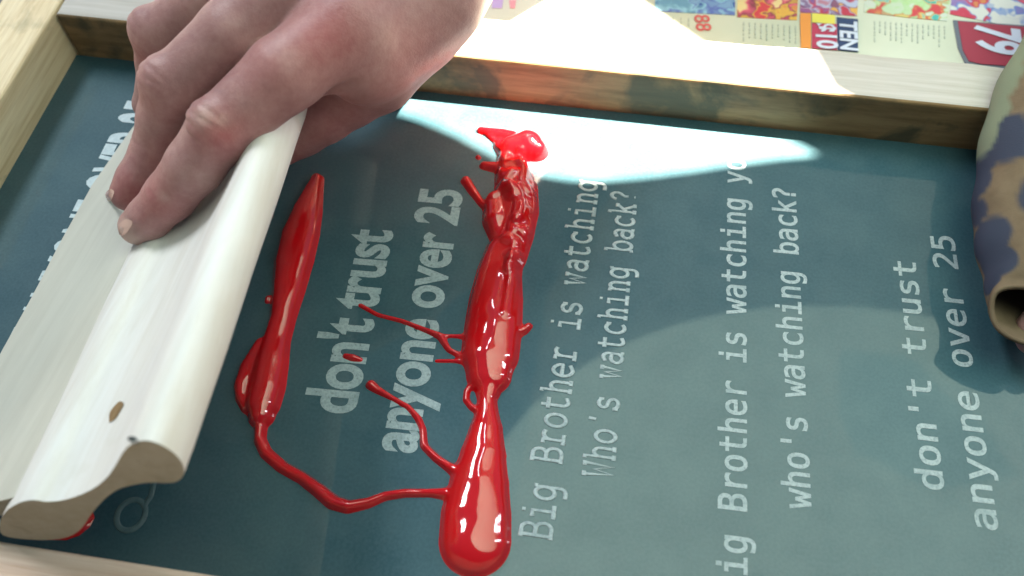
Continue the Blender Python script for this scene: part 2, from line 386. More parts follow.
# ------------------------------------------------------------------ red ink (height field over the silk)
ink_mat = NT('glossy red ink'); v = ink_mat.coord(); n = ink_mat.noise(v, 60, 3)
c = ink_mat.ramp(n, [(.3, (.43, .002, .005)), (.7, (.50, .004, .007))])
nb = ink_mat.noise(v, 190, 2); ink_mat.bump(nb, .12, .0006)
M['ink'] = ink_mat.done(c, .07, .6, Coat_Weight=.6, Coat_Roughness=.03)
PXM = 1 / 2880.0
def w2(px, py): q = P(px, py); return q[0], q[1]
def pxr(px, py):   # metres per pixel there
    a = P(px - 5, py); b = P(px + 5, py); return abs(b[0] - a[0]) / 10
strokes = []   # lists of (px,py,r_px,h_m)
strokes.append([(487, 398, 9, .0028), (487, 412, 11, .0032), (486, 430, 16, .004), (483, 455, 22, .0048), (479, 485, 29, .0055), (476, 515, 34, .006), (475, 541, 35, .006)])
strokes.append([(505, 252, 19, .0045), (499, 275, 22, .005), (496, 300, 26, .0055), (493, 330, 28, .006), (490, 355, 28, .006), (489, 375, 22, .005), (488, 392, 12, .0035), (487, 402, 9, .003)])
strokes.append([(513, 172, 17, .005), (516, 190, 21, .006), (517, 212, 21, .006), (515, 235, 18, .0055), (509, 258, 17, .005)])
strokes.append([(498, 205, 14, .0045), (497, 222, 14, .0055), (500, 234, 12, .004)])
strokes.append([(512, 150, 13, .006), (528, 148, 17, .0075), (536, 152, 12, .006)])
strokes.append([(480, 131, 4, .002), (490, 133, 5, .0025), (502, 136, 8, .003), (512, 140, 9, .004)])
strokes.append([(500, 146, 7, .003), (508, 155, 9, .004), (506, 162, 9, .004), (512, 172, 12, .0045)])
strokes.append([(486, 134, 3, .0015), (495, 142, 3, .0016), (506, 152, 5, .002)])
strokes.append([(484, 166, 5, .002), (496, 168, 6, .0024), (510, 168, 8, .003)])
strokes.append([(478, 157, 3, .0015), (478.5, 158, 3, .0015)])
strokes.append([(466, 181, 5.5, .0024), (472, 190, 5, .002), (482, 204, 4, .0018), (490, 212, 4, .0018)])
strokes.append([(512, 336, 4, .0018), (524, 331, 4.5, .0022), (529, 326, 4, .002)])
strokes.append([(360, 305, 2.6, .0013), (378, 315, 2.6, .0012), (402, 321, 2.8, .0012), (425, 330, 3.2, .0014), (440, 336, 4, .0018), (449, 350, 3.2, .0016), (468, 360, 3, .0014)])
strokes.append([(436, 336, 2.5, .001), (452, 336, 2.6, .001), (470, 337, 3, .001)])
strokes.append([(436, 361, 2.4, .001), (452, 361, 2.6, .001), (470, 362, 3, .001)])
strokes.append([(345, 356, 3.2, .0016), (353, 358, 4.2, .002), (361, 360, 2.8, .0013)])
strokes.append([(371, 385, 5.5, .0026), (376, 389, 4.4, .002), (392, 398, 3.0, .0014), (408, 407, 3.2, .0014), (418, 418, 3.6, .0017), (423, 430, 3.6, .0017), (424, 446, 3.8, .002), (436, 458, 4.2, .002), (450, 468, 5, .0024), (462, 474, 7, .003)])
strokes.append([(474, 384, 3.2, .0016), (467, 390, 3.2, .0016), (466, 400, 3.4, .0018), (472, 408, 3.4, .0018), (482, 413, 4, .002)])
strokes.append([(268, 298, 3.2, .0016), (267, 302, 2.6, .0014)])
# left puddle
strokes.append([(317, 180, 7, .003), (313, 192, 10, .004), (307, 212, 15, .005), (300, 235, 19, .0055), (294, 262, 19, .0055), (289, 290, 16, .0048), (283, 318, 13, .0042), (276, 342, 14, .0042), (271, 365, 17, .0048), (267, 388, 18, .0054), (263, 405, 17, .0054), (262, 416, 13, .0045)])
strokes.append([(262, 345, 8, .0026), (250, 368, 11, .003), (243, 385, 9, .003), (242, 396, 7, .0024), (247, 408, 6, .002)])
strokes.append([(261, 425, 6.5, .0028), (260, 440, 6, .0028), (266, 453, 6, .0026), (282, 467, 6, .0026), (302, 478, 6, .0026), (318, 490, 6.6, .003), (332, 502, 7, .0032), (348, 507, 6.6, .003), (368, 503, 5.6, .0025), (385, 496, 4.8, .0022), (405, 493, 4.5, .002), (430, 493, 4.5, .002), (455, 494, 7, .0022)])
# ropes of ink folded on top of the main run
ropes = [[(497, 178, 6, .0022), (505, 186, 6, .0022), (514, 180, 5, .002)],
         [(492, 200, 7, .0022), (502, 194, 7, .0024), (514, 199, 7, .0024), (520, 212, 7, .0024), (517, 228, 6, .002)],
         [(520, 160, 6, .002), (526, 175, 6, .0022), (522, 190, 5, .0018), (530, 200, 5, .0018)],
         [(505, 245, 6, .0016), (515, 250, 6, .002), (516, 264, 6, .0016), (508, 276, 6, .0012)],
         [(509, 262, 6, .0016), (512, 285, 6, .0016), (507, 320, 6, .0010)]]
DX = .00032
gx0, gy0 = P(225, 300)[0] - .004, P(475, 600)[1] - .004; gx1, gy1 = P(560, 200)[0] + .004, P(500, 110)[1] + .006
nx = int((gx1 - gx0) / DX); ny = int((gy1 - gy0) / DX)
XX, YY = np.meshgrid(gx0 + np.arange(nx) * DX, gy0 + np.arange(ny) * DX, indexing='ij')
def run_field(st):
    Fd = np.full(XX.shape, -.002)
    for (a, b) in zip(st, st[1:]):
        ax, ay = w2(a[0], a[1]); bx, by = w2(b[0], b[1]); ra = a[2] * pxr(a[0], a[1]); rb = b[2] * pxr(b[0], b[1])
        pad = max(ra, rb) * 1.6 + .001
        i0 = max(int((min(ax, bx) - pad - gx0) / DX), 0); i1 = int((max(ax, bx) + pad - gx0) / DX) + 1
        j0 = max(int((min(ay, by) - pad - gy0) / DX), 0); j1 = int((max(ay, by) + pad - gy0) / DX) + 1
        x = XX[i0:i1, j0:j1]; y = YY[i0:i1, j0:j1]
        L2 = (bx - ax) ** 2 + (by - ay) ** 2 + 1e-12
        tt = np.clip(((x - ax) * (bx - ax) + (y - ay) * (by - ay)) / L2, 0, 1)
        r = ra + (rb - ra) * tt; h = a[3] + (b[3] - a[3]) * tt
        d = np.hypot(x - ax - tt * (bx - ax), y - ay - tt * (by - ay)) / r
        val = np.where(d < 1, h * np.sqrt(np.clip(1 - d ** 2, 0, 1)) , -(d - 1) * .004)
        Fd[i0:i1, j0:j1] = np.maximum(Fd[i0:i1, j0:j1], val)
    return Fd
def blur(a, n=1):
    for _ in range(n):
        p = np.pad(a, 1, mode='edge'); a = (p[1:-1, 1:-1] * 4 + 2 * (p[:-2, 1:-1] + p[2:, 1:-1] + p[1:-1, :-2] + p[1:-1, 2:]) + p[:-2, :-2] + p[2:, 2:] + p[:-2, 2:] + p[2:, :-2]) / 16
    return a
def smax(a, b, k): 
    h = np.clip(.5 + .5 * (a - b) / k, 0, 1); return b + (a - b) * h + k * h * (1 - h)
for q in ((455, 300, 1.6), (540, 290, 1.4), (523, 470, 1.5), (330, 455, 1.3), (508, 456, 1.2)):
    strokes.append([(q[0], q[1], q[2], .0008), (q[0] + .6, q[1] + .4, q[2], .0008)])
T = None
for st in strokes:
    f_ = run_field(st); T = f_ if T is None else smax(T, f_, .0006)
for st in ropes:
    f_ = np.clip(run_field(st), 0, 1); T = T + np.where(T > .001, f_ * .8, 0)
for i in range(9):   # irregular lumps and folds where the ink was poured
    yy = random.uniform(150, 285); xx = 512 + (yy - 150) * -.05 + random.uniform(-18, 18); a = random.uniform(0, 6.28); L = random.uniform(3, 14); rr = random.uniform(4.5, 8)
    f_ = np.clip(run_field([(xx, yy, rr, .0016), (xx + L * math.cos(a), yy + L * math.sin(a), rr * .8, .0012)]), 0, 1)
    T = T + np.where(T > .0022, f_ * random.choice((.9, .8, .7, -.4)), 0)
T = blur(T, 3)
T = np.clip(T, -.0012, .02)
# gentle unevenness in the film
T = np.where(T > .0008, T + .00010 * np.sin(XX * 420 + 2 * np.sin(YY * 260)) + .00010 * np.sin(YY * 330 + XX * 150), T)
T = blur(T, 2)
keep = T > -.0006
pad = np.pad(keep, 1); 
cell = (T > -.0004); cell = cell[:-1, :-1] | cell[1:, :-1] | cell[:-1, 1:] | cell[1:, 1:]
idx = -np.ones(T.shape, int); ci, cj = np.nonzero(cell)
used = np.zeros(T.shape, bool)
for a, b in ((0, 0), (1, 0), (0, 1), (1, 1)): used[ci + a, cj + b] = True
idx[used] = np.arange(used.sum())
vs = np.stack([XX[used], YY[used], T[used]], 1)
fs = np.stack([idx[ci, cj], idx[ci + 1, cj], idx[ci + 1, cj + 1], idx[ci, cj + 1]], 1)
def fastobj(name, vs, fs, mat, parent=None):
    me = bpy.data.meshes.new(name); k = fs.shape[1]
    me.vertices.add(len(vs)); me.vertices.foreach_set('co', vs.astype(np.float32).ravel())
    me.loops.add(fs.size); me.loops.foreach_set('vertex_index', fs.astype(np.int32).ravel())
    me.polygons.add(len(fs)); me.polygons.foreach_set('loop_start', np.arange(0, fs.size, k, dtype=np.int32))
    try: me.polygons.foreach_set('loop_total', np.full(len(fs), k, dtype=np.int32))
    except Exception: pass
    me.update(); me.validate(); me.polygons.foreach_set('use_smooth', np.ones(len(me.polygons), bool))
    me.materials.append(mat); o = bpy.data.objects.new(name, me); COL.objects.link(o)
    if parent: o.parent = parent; o.matrix_parent_inverse = Matrix.Translation(parent.location).inverted()
    return o
ink = fastobj('ink_puddle', vs, fs, M['ink'])
tag(ink, 'thick glossy red ink in two long runs joined by a thin trickle', 'ink')
# smear of ink under the near end of the squeegee
def blob(name, pts, h, mat, label=None, cat=None, parent=None, zb=0.0):
    n = len(pts); vs = [(p[0], p[1], zb - .0003) for p in pts]; c = np.mean(np.array([(p[0], p[1]) for p in pts]), 0)
    fs = []; rings = 5
    for r in range(1, rings):
        k = 1 - r / rings
        vs += [(c[0] + (p[0] - c[0]) * k, c[1] + (p[1] - c[1]) * k, zb + h * math.sqrt(1 - k * k)) for p in pts]
    vs.append((c[0], c[1], zb + h)); 
    for r in range(rings - 1):
        for i in range(n): j = (i + 1) % n; fs.append((r * n + i, r * n + j, (r + 1) * n + j, (r + 1) * n + i))
    for i in range(n): j = (i + 1) % n; fs.append(((rings - 1) * n + i, (rings - 1) * n + j, len(vs) - 1))
    o = obj(name, vs, fs, mat, parent)
    if label: tag(o, label, cat)
    return o
sm = [(94, 510), (96, 517), (91, 527), (80, 536), (66, 541), (45, 541), (40, 532), (60, 520), (80, 508)]
o = blob('ink_smear', [P(*q) for q in sm], .0012, M['ink'], 'small dark red ink smear under the cut end of the squeegee', 'ink')

# ------------------------------------------------------------------ signed distance bodies -> surface nets
def nets(Fd, org, h):
    ins = Fd < 0
    nx, ny, nz = Fd.shape
    c = np.zeros((nx - 1, ny - 1, nz - 1), np.int8)
    for a in (0, 1):
        for b in (0, 1):
            for d in (0, 1): c += ins[a:nx - 1 + a, b:ny - 1 + b, d:nz - 1 + d]
    act = (c > 0) & (c < 8); I = np.stack(np.nonzero(act), 1); vid = -np.ones(act.shape, np.int64); vid[act] = np.arange(len(I))
    acc = np.zeros((len(I), 3)); cnt = np.zeros(len(I))
    cor = [(a, b, d) for a in (0, 1) for b in (0, 1) for d in (0, 1)]
    for p in cor:
        for ax in range(3):
            if p[ax] == 1: continue
            q = list(p); q[ax] = 1; q = tuple(q)
            fp = Fd[I[:, 0] + p[0], I[:, 1] + p[1], I[:, 2] + p[2]]; fq = Fd[I[:, 0] + q[0], I[:, 1] + q[1], I[:, 2] + q[2]]
            mk = (fp < 0) != (fq < 0); tt = np.where(mk, fp / np.where(fp - fq == 0, 1, fp - fq), 0)
            pos = np.array(p, float)[None] + np.zeros((len(I), 3)); pos[:, ax] += tt
            acc += pos * mk[:, None]; cnt += mk
    V = (I + acc / cnt[:, None]) * h + org
    quads = []
    for ax in range(3):
        b_, c_ = [(1, 2), (2, 0), (0, 1)][ax]
        s0 = [slice(None)] * 3; s1 = [slice(None)] * 3; s0[ax] = slice(0, -1); s1[ax] = slice(1, None)
        ch = ins[tuple(s0)] != ins[tuple(s1)]; J = np.stack(np.nonzero(ch), 1)
        J = J[(J[:, b_] > 0) & (J[:, c_] > 0) & (J[:, b_] < Fd.shape[b_] - 1) & (J[:, c_] < Fd.shape[c_] - 1)]
        def g(db, dc):
            K = J.copy(); K[:, b_] += db; K[:, c_] += dc; return vid[K[:, 0], K[:, 1], K[:, 2]]
        q = np.stack([g(-1, -1), g(0, -1), g(0, 0), g(-1, 0)], 1)
        fl = ~ins[J[:, 0], J[:, 1], J[:, 2]]; q[fl] = q[fl][:, ::-1]; quads.append(q)
    q = np.concatenate(quads); q = q[(q >= 0).all(1)]
    return V, q
class Sdf:
    def __init__(s, lo, hi, h):
        s.h = h; s.lo = np.array(lo, float); n = ((np.array(hi) - s.lo) / h).astype(int) + 1; s.n = n
        s.ax = [s.lo[i] + np.arange(n[i]) * h for i in range(3)]
    def new(s): return np.full(s.n, .02, np.float32)
    def cap(s, Fd, a, b, ra, rb, k, sub=False, flat=None):
        a = np.array(a, float); b = np.array(b, float); pad = max(ra, rb) + k + .002
        sl_ = []
        for i in range(3):
            i0 = max(int((min(a[i], b[i]) - pad - s.lo[i]) / s.h), 0); i1 = min(int((max(a[i], b[i]) + pad - s.lo[i]) / s.h) + 2, s.n[i])
            if i1 <= i0: return
            sl_.append(slice(i0, i1))
        X, Y, Z = np.meshgrid(*[s.ax[i][sl_[i]] for i in range(3)], indexing='ij')
        p = np.stack([X - a[0], Y - a[1], Z - a[2]], -1); ab = b - a; tt = np.clip((p @ ab) / (ab @ ab + 1e-12), 0, 1)
        d = np.linalg.norm(p - tt[..., None] * ab, axis=-1) - (ra + (rb - ra) * tt)
        cur = Fd[tuple(sl_)]; d = d.astype(np.float32)
        if sub:
            d = -d; h = np.clip(.5 - .5 * (cur - d) / k, 0, 1); Fd[tuple(sl_)] = cur + (d - cur) * h + k * h * (1 - h)
        else:
            h = np.clip(.5 + .5 * (cur - d) / k, 0, 1); Fd[tuple(sl_)] = cur + (d - cur) * h - k * h * (1 - h)
def fmin(a, b, k):
    h = np.clip(.5 + .5 * (a - b) / k, 0, 1); return a + (b - a) * h - k * h * (1 - h)

# ---- the hand
t = NT('skin'); v = t.coord()
n1 = t.noise(v, 55, 4, .6); n2 = t.noise(v, 420, 3, .6)
base = t.ramp(n1, [(.3, (.27, .137, .140)), (.55, (.335, .182, .180)), (.75, (.40, .245, .23))])
at = t.n('ShaderNodeAttribute'); at.attribute_name = 'red'
base = t.mix(at.outputs['Fac'], base, (.36, .085, .09))
ap = t.n('ShaderNodeAttribute'); ap.attribute_name = 'pale'
base = t.mix(ap.outputs['Fac'], base, (.66, .52, .45))
base = t.mix(.10, base, t.ramp(n2, [(.35, (.25, .12, .11)), (.65, (.7, .5, .45))]))
nv = t.noise(v, 900, 3, .6); vo = t.n('ShaderNodeTexVoronoi', feature='DISTANCE_TO_EDGE'); vo.inputs['Scale'].default_value = 900; t.l(v, vo.inputs['Vector'])
vr = t.ramp(vo.outputs['Distance'], [(0, (0, 0, 0)), (.15, (1, 1, 1))])
b1 = t.bump(nv, .25, .0003); b1 = t.bump(vr, .22, .00015, b1)
M['skin'] = t.done(base, .47, .42, Subsurface_Weight=.12, Subsurface_Scale=.004)
t.b.inputs['Subsurface Radius'].default_value = (1, .35, .2)

S = Sdf((-.152, -.038, .012), (.072, .235, .118), .00075)
fingers = {
 'index': [(P(352, 28, .079), .0130), (P(284, 74, .0755), .0110), (P(221, 129, .066), .0094), (P(195, 165, .056), .0085), (P(170, 196, .045), .0077), (P(150, 217, .0385), .0067), (P(138, 226, .0355), .0060)],
 'middle': [(P(300, -22, .085), .0130), (P(234, 34, .0775), .0106), (P(174, 87, .066), .0094), (P(165, 118, .056), .0081), (P(156, 149, .046), .0074), (P(138, 180, .039), .0066), (P(129, 193, .036), .0060)],
 'ring': [(np.array([-.083, .063, .083]), .0125), (P(205, 2, .070), .0098), (P(160, 36, .058), .0088), (P(160, 62, .048), .0076), (P(158, 86, .040), .0068), (P(150, 104, .034), .006)],
 'little': [(np.array([-.096, .083, .076]), .0110), (np.array([-.112, .074, .066]), .0085), (np.array([-.124, .066, .054]), .0078), (np.array([-.129, .060, .042]), .0065), (np.array([-.131, .054, .034]), .0058)],
 'thumb': [(P(452, -28, .070), .0150), (P(415, 28, .061), .0138), (P(376, 74, .052), .0128), (P(350, 94, .047), .0107), (P(322, 112, .042), .0104), (P(300, 128, .037), .0094), (P(280, 143, .033), .0080)],
}
wr = [np.array([-.022, .112, .080]), np.array([-.033, .122, .083]), np.array([-.044, .132, .081]), np.array([-.053, .140, .075])]
palm = S.new()
mc = [fingers[k][0] for k in ('index', 'middle', 'ring', 'little')]
for (p, r), w in zip(mc, wr):
    mid = (p + w) / 2 + np.array([0, 0, .002]); S.cap(palm, p - np.array([0, 0, .002]), mid, r * .95, .0125, .010); S.cap(palm, mid, w, .0125, .0135, .010)
    # palm side padding
    S.cap(palm, p - np.array([-.002, .004, .013]), w - np.array([0, 0, .012]), .0095, .0125, .010)
# web between index and thumb
S.cap(palm, P(385, 52, .066), P(440, 0, .072), .0095, .013, .012)
# wrist and forearm
d_ = np.array([.62, .76, .06]); d_ /= np.linalg.norm(d_)
wc = np.array([-.037, .126, .078]); side = np.cross(d_, [0, 0, 1]); side /= np.linalg.norm(side)
for o_, r_ in ((.0125, .0165), (0, .0185), (-.0125, .0165)):
    S.cap(palm, wc + side * o_, wc + side * o_ * 1.25 + d_ * .14, r_, r_ * 1.25, .012)
# tendon ridges on the back of the hand
for (p, r), w in zip(mc[:3], wr):
    S.cap(palm, p + np.array([0, 0, r * .55]), w + np.array([0, 0, .0095]), .0030, .0032, .006)
tot = None
for nme, ch in fingers.items():
    fd = S.new()
    for (a, ra), (b, rb) in zip(ch, ch[1:]): S.cap(fd, a, b, ra, rb, .0020)
    if nme in ('index', 'middle', 'ring'):   # bony knuckle on the outside of the bend
        for ji, rr in ((2, .0060),):
            if ji >= len(ch): continue
            q, r = ch[ji]; pr = ch[ji - 1][0]; nx_ = ch[min(ji + 1, len(ch) - 1)][0]
            out = (q - pr) / np.linalg.norm(q - pr) + (q - nx_) / np.linalg.norm(q - nx_); out /= np.linalg.norm(out) + 1e-9
            out = out * .5 + np.array([-.1, 0, .5]); out /= np.linalg.norm(out)
            S.cap(fd, q + out * (r - rr * .62), q + out * (r - rr * .62) + np.array([.0005, 0, 0]), rr, rr, .003)
    kk = .009 if nme == 'thumb' else .006
    g_ = fmin(palm, fd, kk)
    tot = g_ if tot is None else fmin(tot, g_, .0012)
# crease between the index base and the thumb
S.cap(tot, P(318, 90, .070), P(372, 84, .0735), .0013, .0010, .002, sub=True)
S.cap(tot, P(372, 84, .0735), P(408, 76, .0765), .0010, .0004, .002, sub=True)
# wrinkles over knuckles: thin grooves across the finger
def grooves(ch, ji, n=4, span=.006, depth=.00045):
    q, r = ch[ji]; pr = ch[ji - 1][0]; nx_ = ch[ji + 1][0]; ax_ = (nx_ - pr); ax_ /= np.linalg.norm(ax_)
    out = (q - pr) / np.linalg.norm(q - pr) + (q - nx_) / np.linalg.norm(q - nx_); out = out * .6 + np.array([0, 0, .6]); out -= ax_ * out.dot(ax_); out /= np.linalg.norm(out)
    sd = np.cross(ax_, out)
    for i in range(n):
        u = (i / (n - 1) - .5) * span; c_ = q + ax_ * u + out * (r + .0008)
        ln = r * (.65 if i in (0, n - 1) else .85)
        for s0, s1 in ((-1, 0), (0, 1)):
            pa_ = c_ + sd * ln * s0 - out * (abs(s0) * r * .42); pb_ = c_ + sd * ln * s1 - out * (abs(s1) * r * .42)
            S.cap(tot, pa_ + ax_ * random.uniform(-.0004, .0004), pb_, .0006 + depth * .5, .0006 + depth * .5, .0012, sub=True)
V, Q = nets(tot, S.lo, S.h)
# laplacian smoothing, light
def smooth(V, Q, it=2, lam=.5):
    e = np.concatenate([Q[:, [0, 1]], Q[:, [1, 2]], Q[:, [2, 3]], Q[:, [3, 0]]]); e = np.concatenate([e, e[:, ::-1]])
    for _ in range(it):
        A = np.zeros_like(V); np.add.at(A, e[:, 0], V[e[:, 1]]); cnt = np.bincount(e[:, 0], minlength=len(V)).astype(float)[:, None]; cnt[cnt == 0] = 1
        V = V + (A / cnt - V) * lam
    return V
V = smooth(V, Q, 3)
def wrinkle(V, Q, ch, ji, offs, depth=.0004, sig=.0006):
    e1 = V[Q[:, 1]] - V[Q[:, 0]]; e2 = V[Q[:, 3]] - V[Q[:, 0]]; nf = np.cross(e1, e2); Nn = np.zeros_like(V)
    for i in range(4): np.add.at(Nn, Q[:, i], nf)
    Nn /= np.linalg.norm(Nn, axis=1)[:, None] + 1e-12
    q, r = ch[ji]; pr = ch[ji - 1][0]; nx_ = ch[ji + 1][0]; ax_ = (nx_ - pr); ax_ /= np.linalg.norm(ax_)
    out = (q - pr) / np.linalg.norm(q - pr) + (q - nx_) / np.linalg.norm(q - nx_); out = out * .5 + np.array([0, 0, .7]); out -= ax_ * out.dot(ax_); out /= np.linalg.norm(out)
    sd = np.cross(ax_, out); D = V - q; u = D @ ax_; o_ = D @ out; sl_ = D @ sd; w = np.zeros(len(V))
    for i, u0 in enumerate(offs):
        uu = u - u0 - .0007 * np.sin(sl_ * 420 + i * 2) - (sl_ / r) ** 2 * .0012 * np.sign(u0)
        w += np.exp(-(uu / sig) ** 2) * np.clip(1 - (np.abs(sl_) / (r * .85)) ** 3, 0, 1) * (o_ > 0) * (np.linalg.norm(D, axis=1) < r * 2)
    return V - Nn * (w * depth)[:, None]
V = wrinkle(V, Q, fingers['index'], 2, (-.0038, -.0016, .0004, .0028, .0050), .00042)
V = wrinkle(V, Q, fingers['middle'], 2, (-.003, -.0008, .0016, .004), .00030)
V = wrinkle(V, Q, fingers['ring'], 2, (-.002, .0006, .003), .00028)
V = wrinkle(V, Q, fingers['index'], 4, (-.0012, .0012), .00028)
V = wrinkle(V, Q, fingers['middle'], 4, (-.0010, .0012), .00025)
hand = fastobj('person', V, Q, M['skin'])
tag(hand, 'bare left hand reaching in from the top, bent fingers gripping the pale wooden squeegee', 'person')
def attr(o, name, vals):
    a = o.data.attributes.new(name, 'FLOAT', 'POINT'); a.data.foreach_set('value', vals.astype(np.float32))
def near(V, spots):
    r = np.zeros(len(V))
    for c_, rad, w in spots: r = np.maximum(r, w * np.exp(-((np.linalg.norm(V - c_, axis=1) / rad) ** 2)))
    return r
Vh = np.empty(len(hand.data.vertices) * 3, np.float32); hand.data.vertices.foreach_get('co', Vh); Vh = Vh.reshape(-1, 3)
fi, fm, fr = fingers['index'], fingers['middle'], fingers['ring']
up = np.array([0, 0, .010])
attr(hand, 'red', near(Vh, [(P(322, 30, .092), .013, .85), (P(222, 140, .072), .009, .8), (P(158, 200, .05), .010, .6), (P(265, 62, .085), .012, .35), (P(128, 190, .040), .008, .55), (fm[2][0] + np.array([-.006, -.004, .002]), .008, .35),
     (fr[2][0] + np.array([-.004, -.006, -.002]), .007, .6), (P(330, 120, .05), .02, .45), (P(400, 60, .07), .014, .5), (P(360, 0, .095), .010, .3), (fm[4][0], .010, .35)]))
attr(hand, 'pale', near(Vh, [(P(126, 236, .036), .0055, .7), (P(205, 118, .075), .0028, .55), (P(222, 121, .076), .0022, .5), (P(140, 55, .07), .005, .35), (P(165, 195, .052), .0022, .35)]))
for (px_, py_, rx_, ry_, an_) in ((125, 227, 9, 5.5, -.95), (110, 195, 6, 4, -1.2)):
    patch_on(px_, py_, rx_, ry_, NT('nail').done((.56, .36, .32), .25, .5), 'fingernail', hand, an_, .00015)
# ------------------------------------------------------------------ second person at the right: patterned sleeve with a hand just inside the cuff
t = NT('patterned sleeve cloth'); v = t.coord()
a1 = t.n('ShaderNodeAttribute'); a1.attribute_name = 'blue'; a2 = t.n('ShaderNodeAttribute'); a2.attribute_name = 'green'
tn = t.ramp(t.noise(v, 120, 3), [(.3, (.12, .088, .058)), (.7, (.16, .12, .08))])
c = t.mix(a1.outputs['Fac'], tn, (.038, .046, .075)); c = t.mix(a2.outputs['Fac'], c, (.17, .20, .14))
wv = t.noise(v, 1400, 2); t.bump(wv, .3, .0002)
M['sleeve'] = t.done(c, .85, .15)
arm = empty('person', tuple(P(1045, 250, .03)))
tag(arm, "arm in a tan and blue blotched sleeve at the right edge of the photo", 'person')
def ringpts(c, ax_, rx, rz, n=40, wob=0, ph=0):
    ax_ = np.array(ax_, float); ax_ /= np.linalg.norm(ax_); sx = np.cross(ax_, [0, 0, 1]); sx /= np.linalg.norm(sx); sz = np.cross(sx, ax_)
    out = []
    for i in range(n):
        a = 2 * math.pi * i / n; k = 1 + wob * math.sin(3 * a + ph) + wob * .6 * math.sin(5 * a + 2 * ph)
        out.append(c + sx * math.cos(a) * rx * k + sz * math.sin(a) * rz * k)
    return out
# stations: pixel centre, height, half width, half height
stn = [(1034, 316, .040, .0110, .0120), (1036, 308, .036, .0125, .0125), (1040, 290, .034, .0145, .0145), (1044, 262, .034, .0185, .0175), (1050, 225, .036, .0215, .020), (1056, 180, .038, .0225, .022), (1064, 140, .042, .0230, .023), (1078, 98, .046, .0235, .024), (1104, 52, .052, .026, .026), (1145, 0, .060, .032, .030), (1200, -60, .070, .036, .034)]
A_ = np.array([[*P(a, b, z), rx, rz] for a, b, z, rx, rz in [(q[0] - 6, q[1], q[2] * .52 + .001, q[3] * 1.03, q[4] * .74) for q in stn]])
A_ = np.array([[np.interp(u, range(len(stn)), A_[:, k]) for k in range(5)] for u in np.linspace(0, len(stn) - 1, 90)])
for _ in range(14): A_[1:-1] = A_[1:-1] * .5 + (A_[:-2] + A_[2:]) * .25
rings = []; NR = 120
for i, q in enumerate(A_):
    ax_ = A_[min(i + 2, 89), :3] - A_[max(i - 2, 0), :3]; ax_ = ax_ / np.linalg.norm(ax_) + np.array([0, .25, -.9]) * 1.4 * math.exp(-(i / 11.0) ** 1.5)
    rings.append(ringpts(q[:3], ax_, q[3] * (1 + .02 * math.sin(i * .55) + .015 * math.sin(i * .23 + 1)), q[4], NR, .03, i * .10))
vs = np.array([p for r in rings for p in r]); fs = []
for r in range(len(rings) - 1):
    for i in range(NR): j = (i + 1) % NR; fs.append((r * NR + i, r * NR + j, (r + 1) * NR + j, (r + 1) * NR + i))
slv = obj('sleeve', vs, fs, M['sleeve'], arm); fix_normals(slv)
def field(V, blobs):
    w = -np.ones(len(V))
    for px, py, z, rad in blobs: w = np.maximum(w, 1 - np.linalg.norm(V - P(px, py, z * .56), axis=1) / rad)
    n = np.sin(V[:, 0] * 420 + 2 * np.sin(V[:, 1] * 300)) + np.sin(V[:, 1] * 390 + V[:, 2] * 300); return np.clip((w + .05 * n) * 7, 0, 1)
attr_ = lambda o, nme, vals: o.data.attributes.new(nme, 'FLOAT', 'POINT').data.foreach_set('value', vals.astype(np.float32))
attr_(slv, 'blue', field(vs, [(990, 140, .045, .0085), (1003, 135, .05, .0085), (1014, 148, .052, .009), (1028, 135, .05, .008), (984, 160, .04, .008), (980, 190, .035, .0075), (984, 215, .035, .006), (992, 240, .04, .008), (996, 262, .04, .007), (987, 280, .036, .005), (1050, 200, .058, .010), (1065, 60, .06, .014), (1090, 250, .04, .02)]))
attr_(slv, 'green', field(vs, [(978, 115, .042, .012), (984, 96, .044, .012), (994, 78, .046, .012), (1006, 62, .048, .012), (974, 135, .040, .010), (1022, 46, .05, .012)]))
md = slv.modifiers.new('s', 'SOLIDIFY'); md.thickness = .0014; md.offset = -1
S2 = Sdf((.130, -.060, -.001), (.235, .070, .075), .0009)
hd = S2.new()
w0 = P(1066, 250, .020); k0 = P(1060, 296, .0165)
S2.cap(hd, P(1078, 180, .024), w0, .010, .010, .004); S2.cap(hd, w0, k0, .010, .0095, .006)
for (a, b, c_) in (((1044, 314, .015), (1032, 326, .012), (1022, 332, .008)), ((1052, 324, .015), (1040, 338, .012), (1029, 343, .008)), ((1062, 332, .015), (1052, 348, .012), (1042, 354, .008))):
    f_ = S2.new(); S2.cap(f_, k0, P(*a), .006, .0048, .003); S2.cap(f_, P(*a), P(*b), .0048, .0042, .002); S2.cap(f_, P(*b), P(*c_), .0042, .0036, .002)
    hd = fmin(hd, f_, .0015)
V, Q = nets(hd, S2.lo, S2.h); V = smooth(V, Q, 2)
hh = fastobj('hand', V, Q, M['skin'], arm)

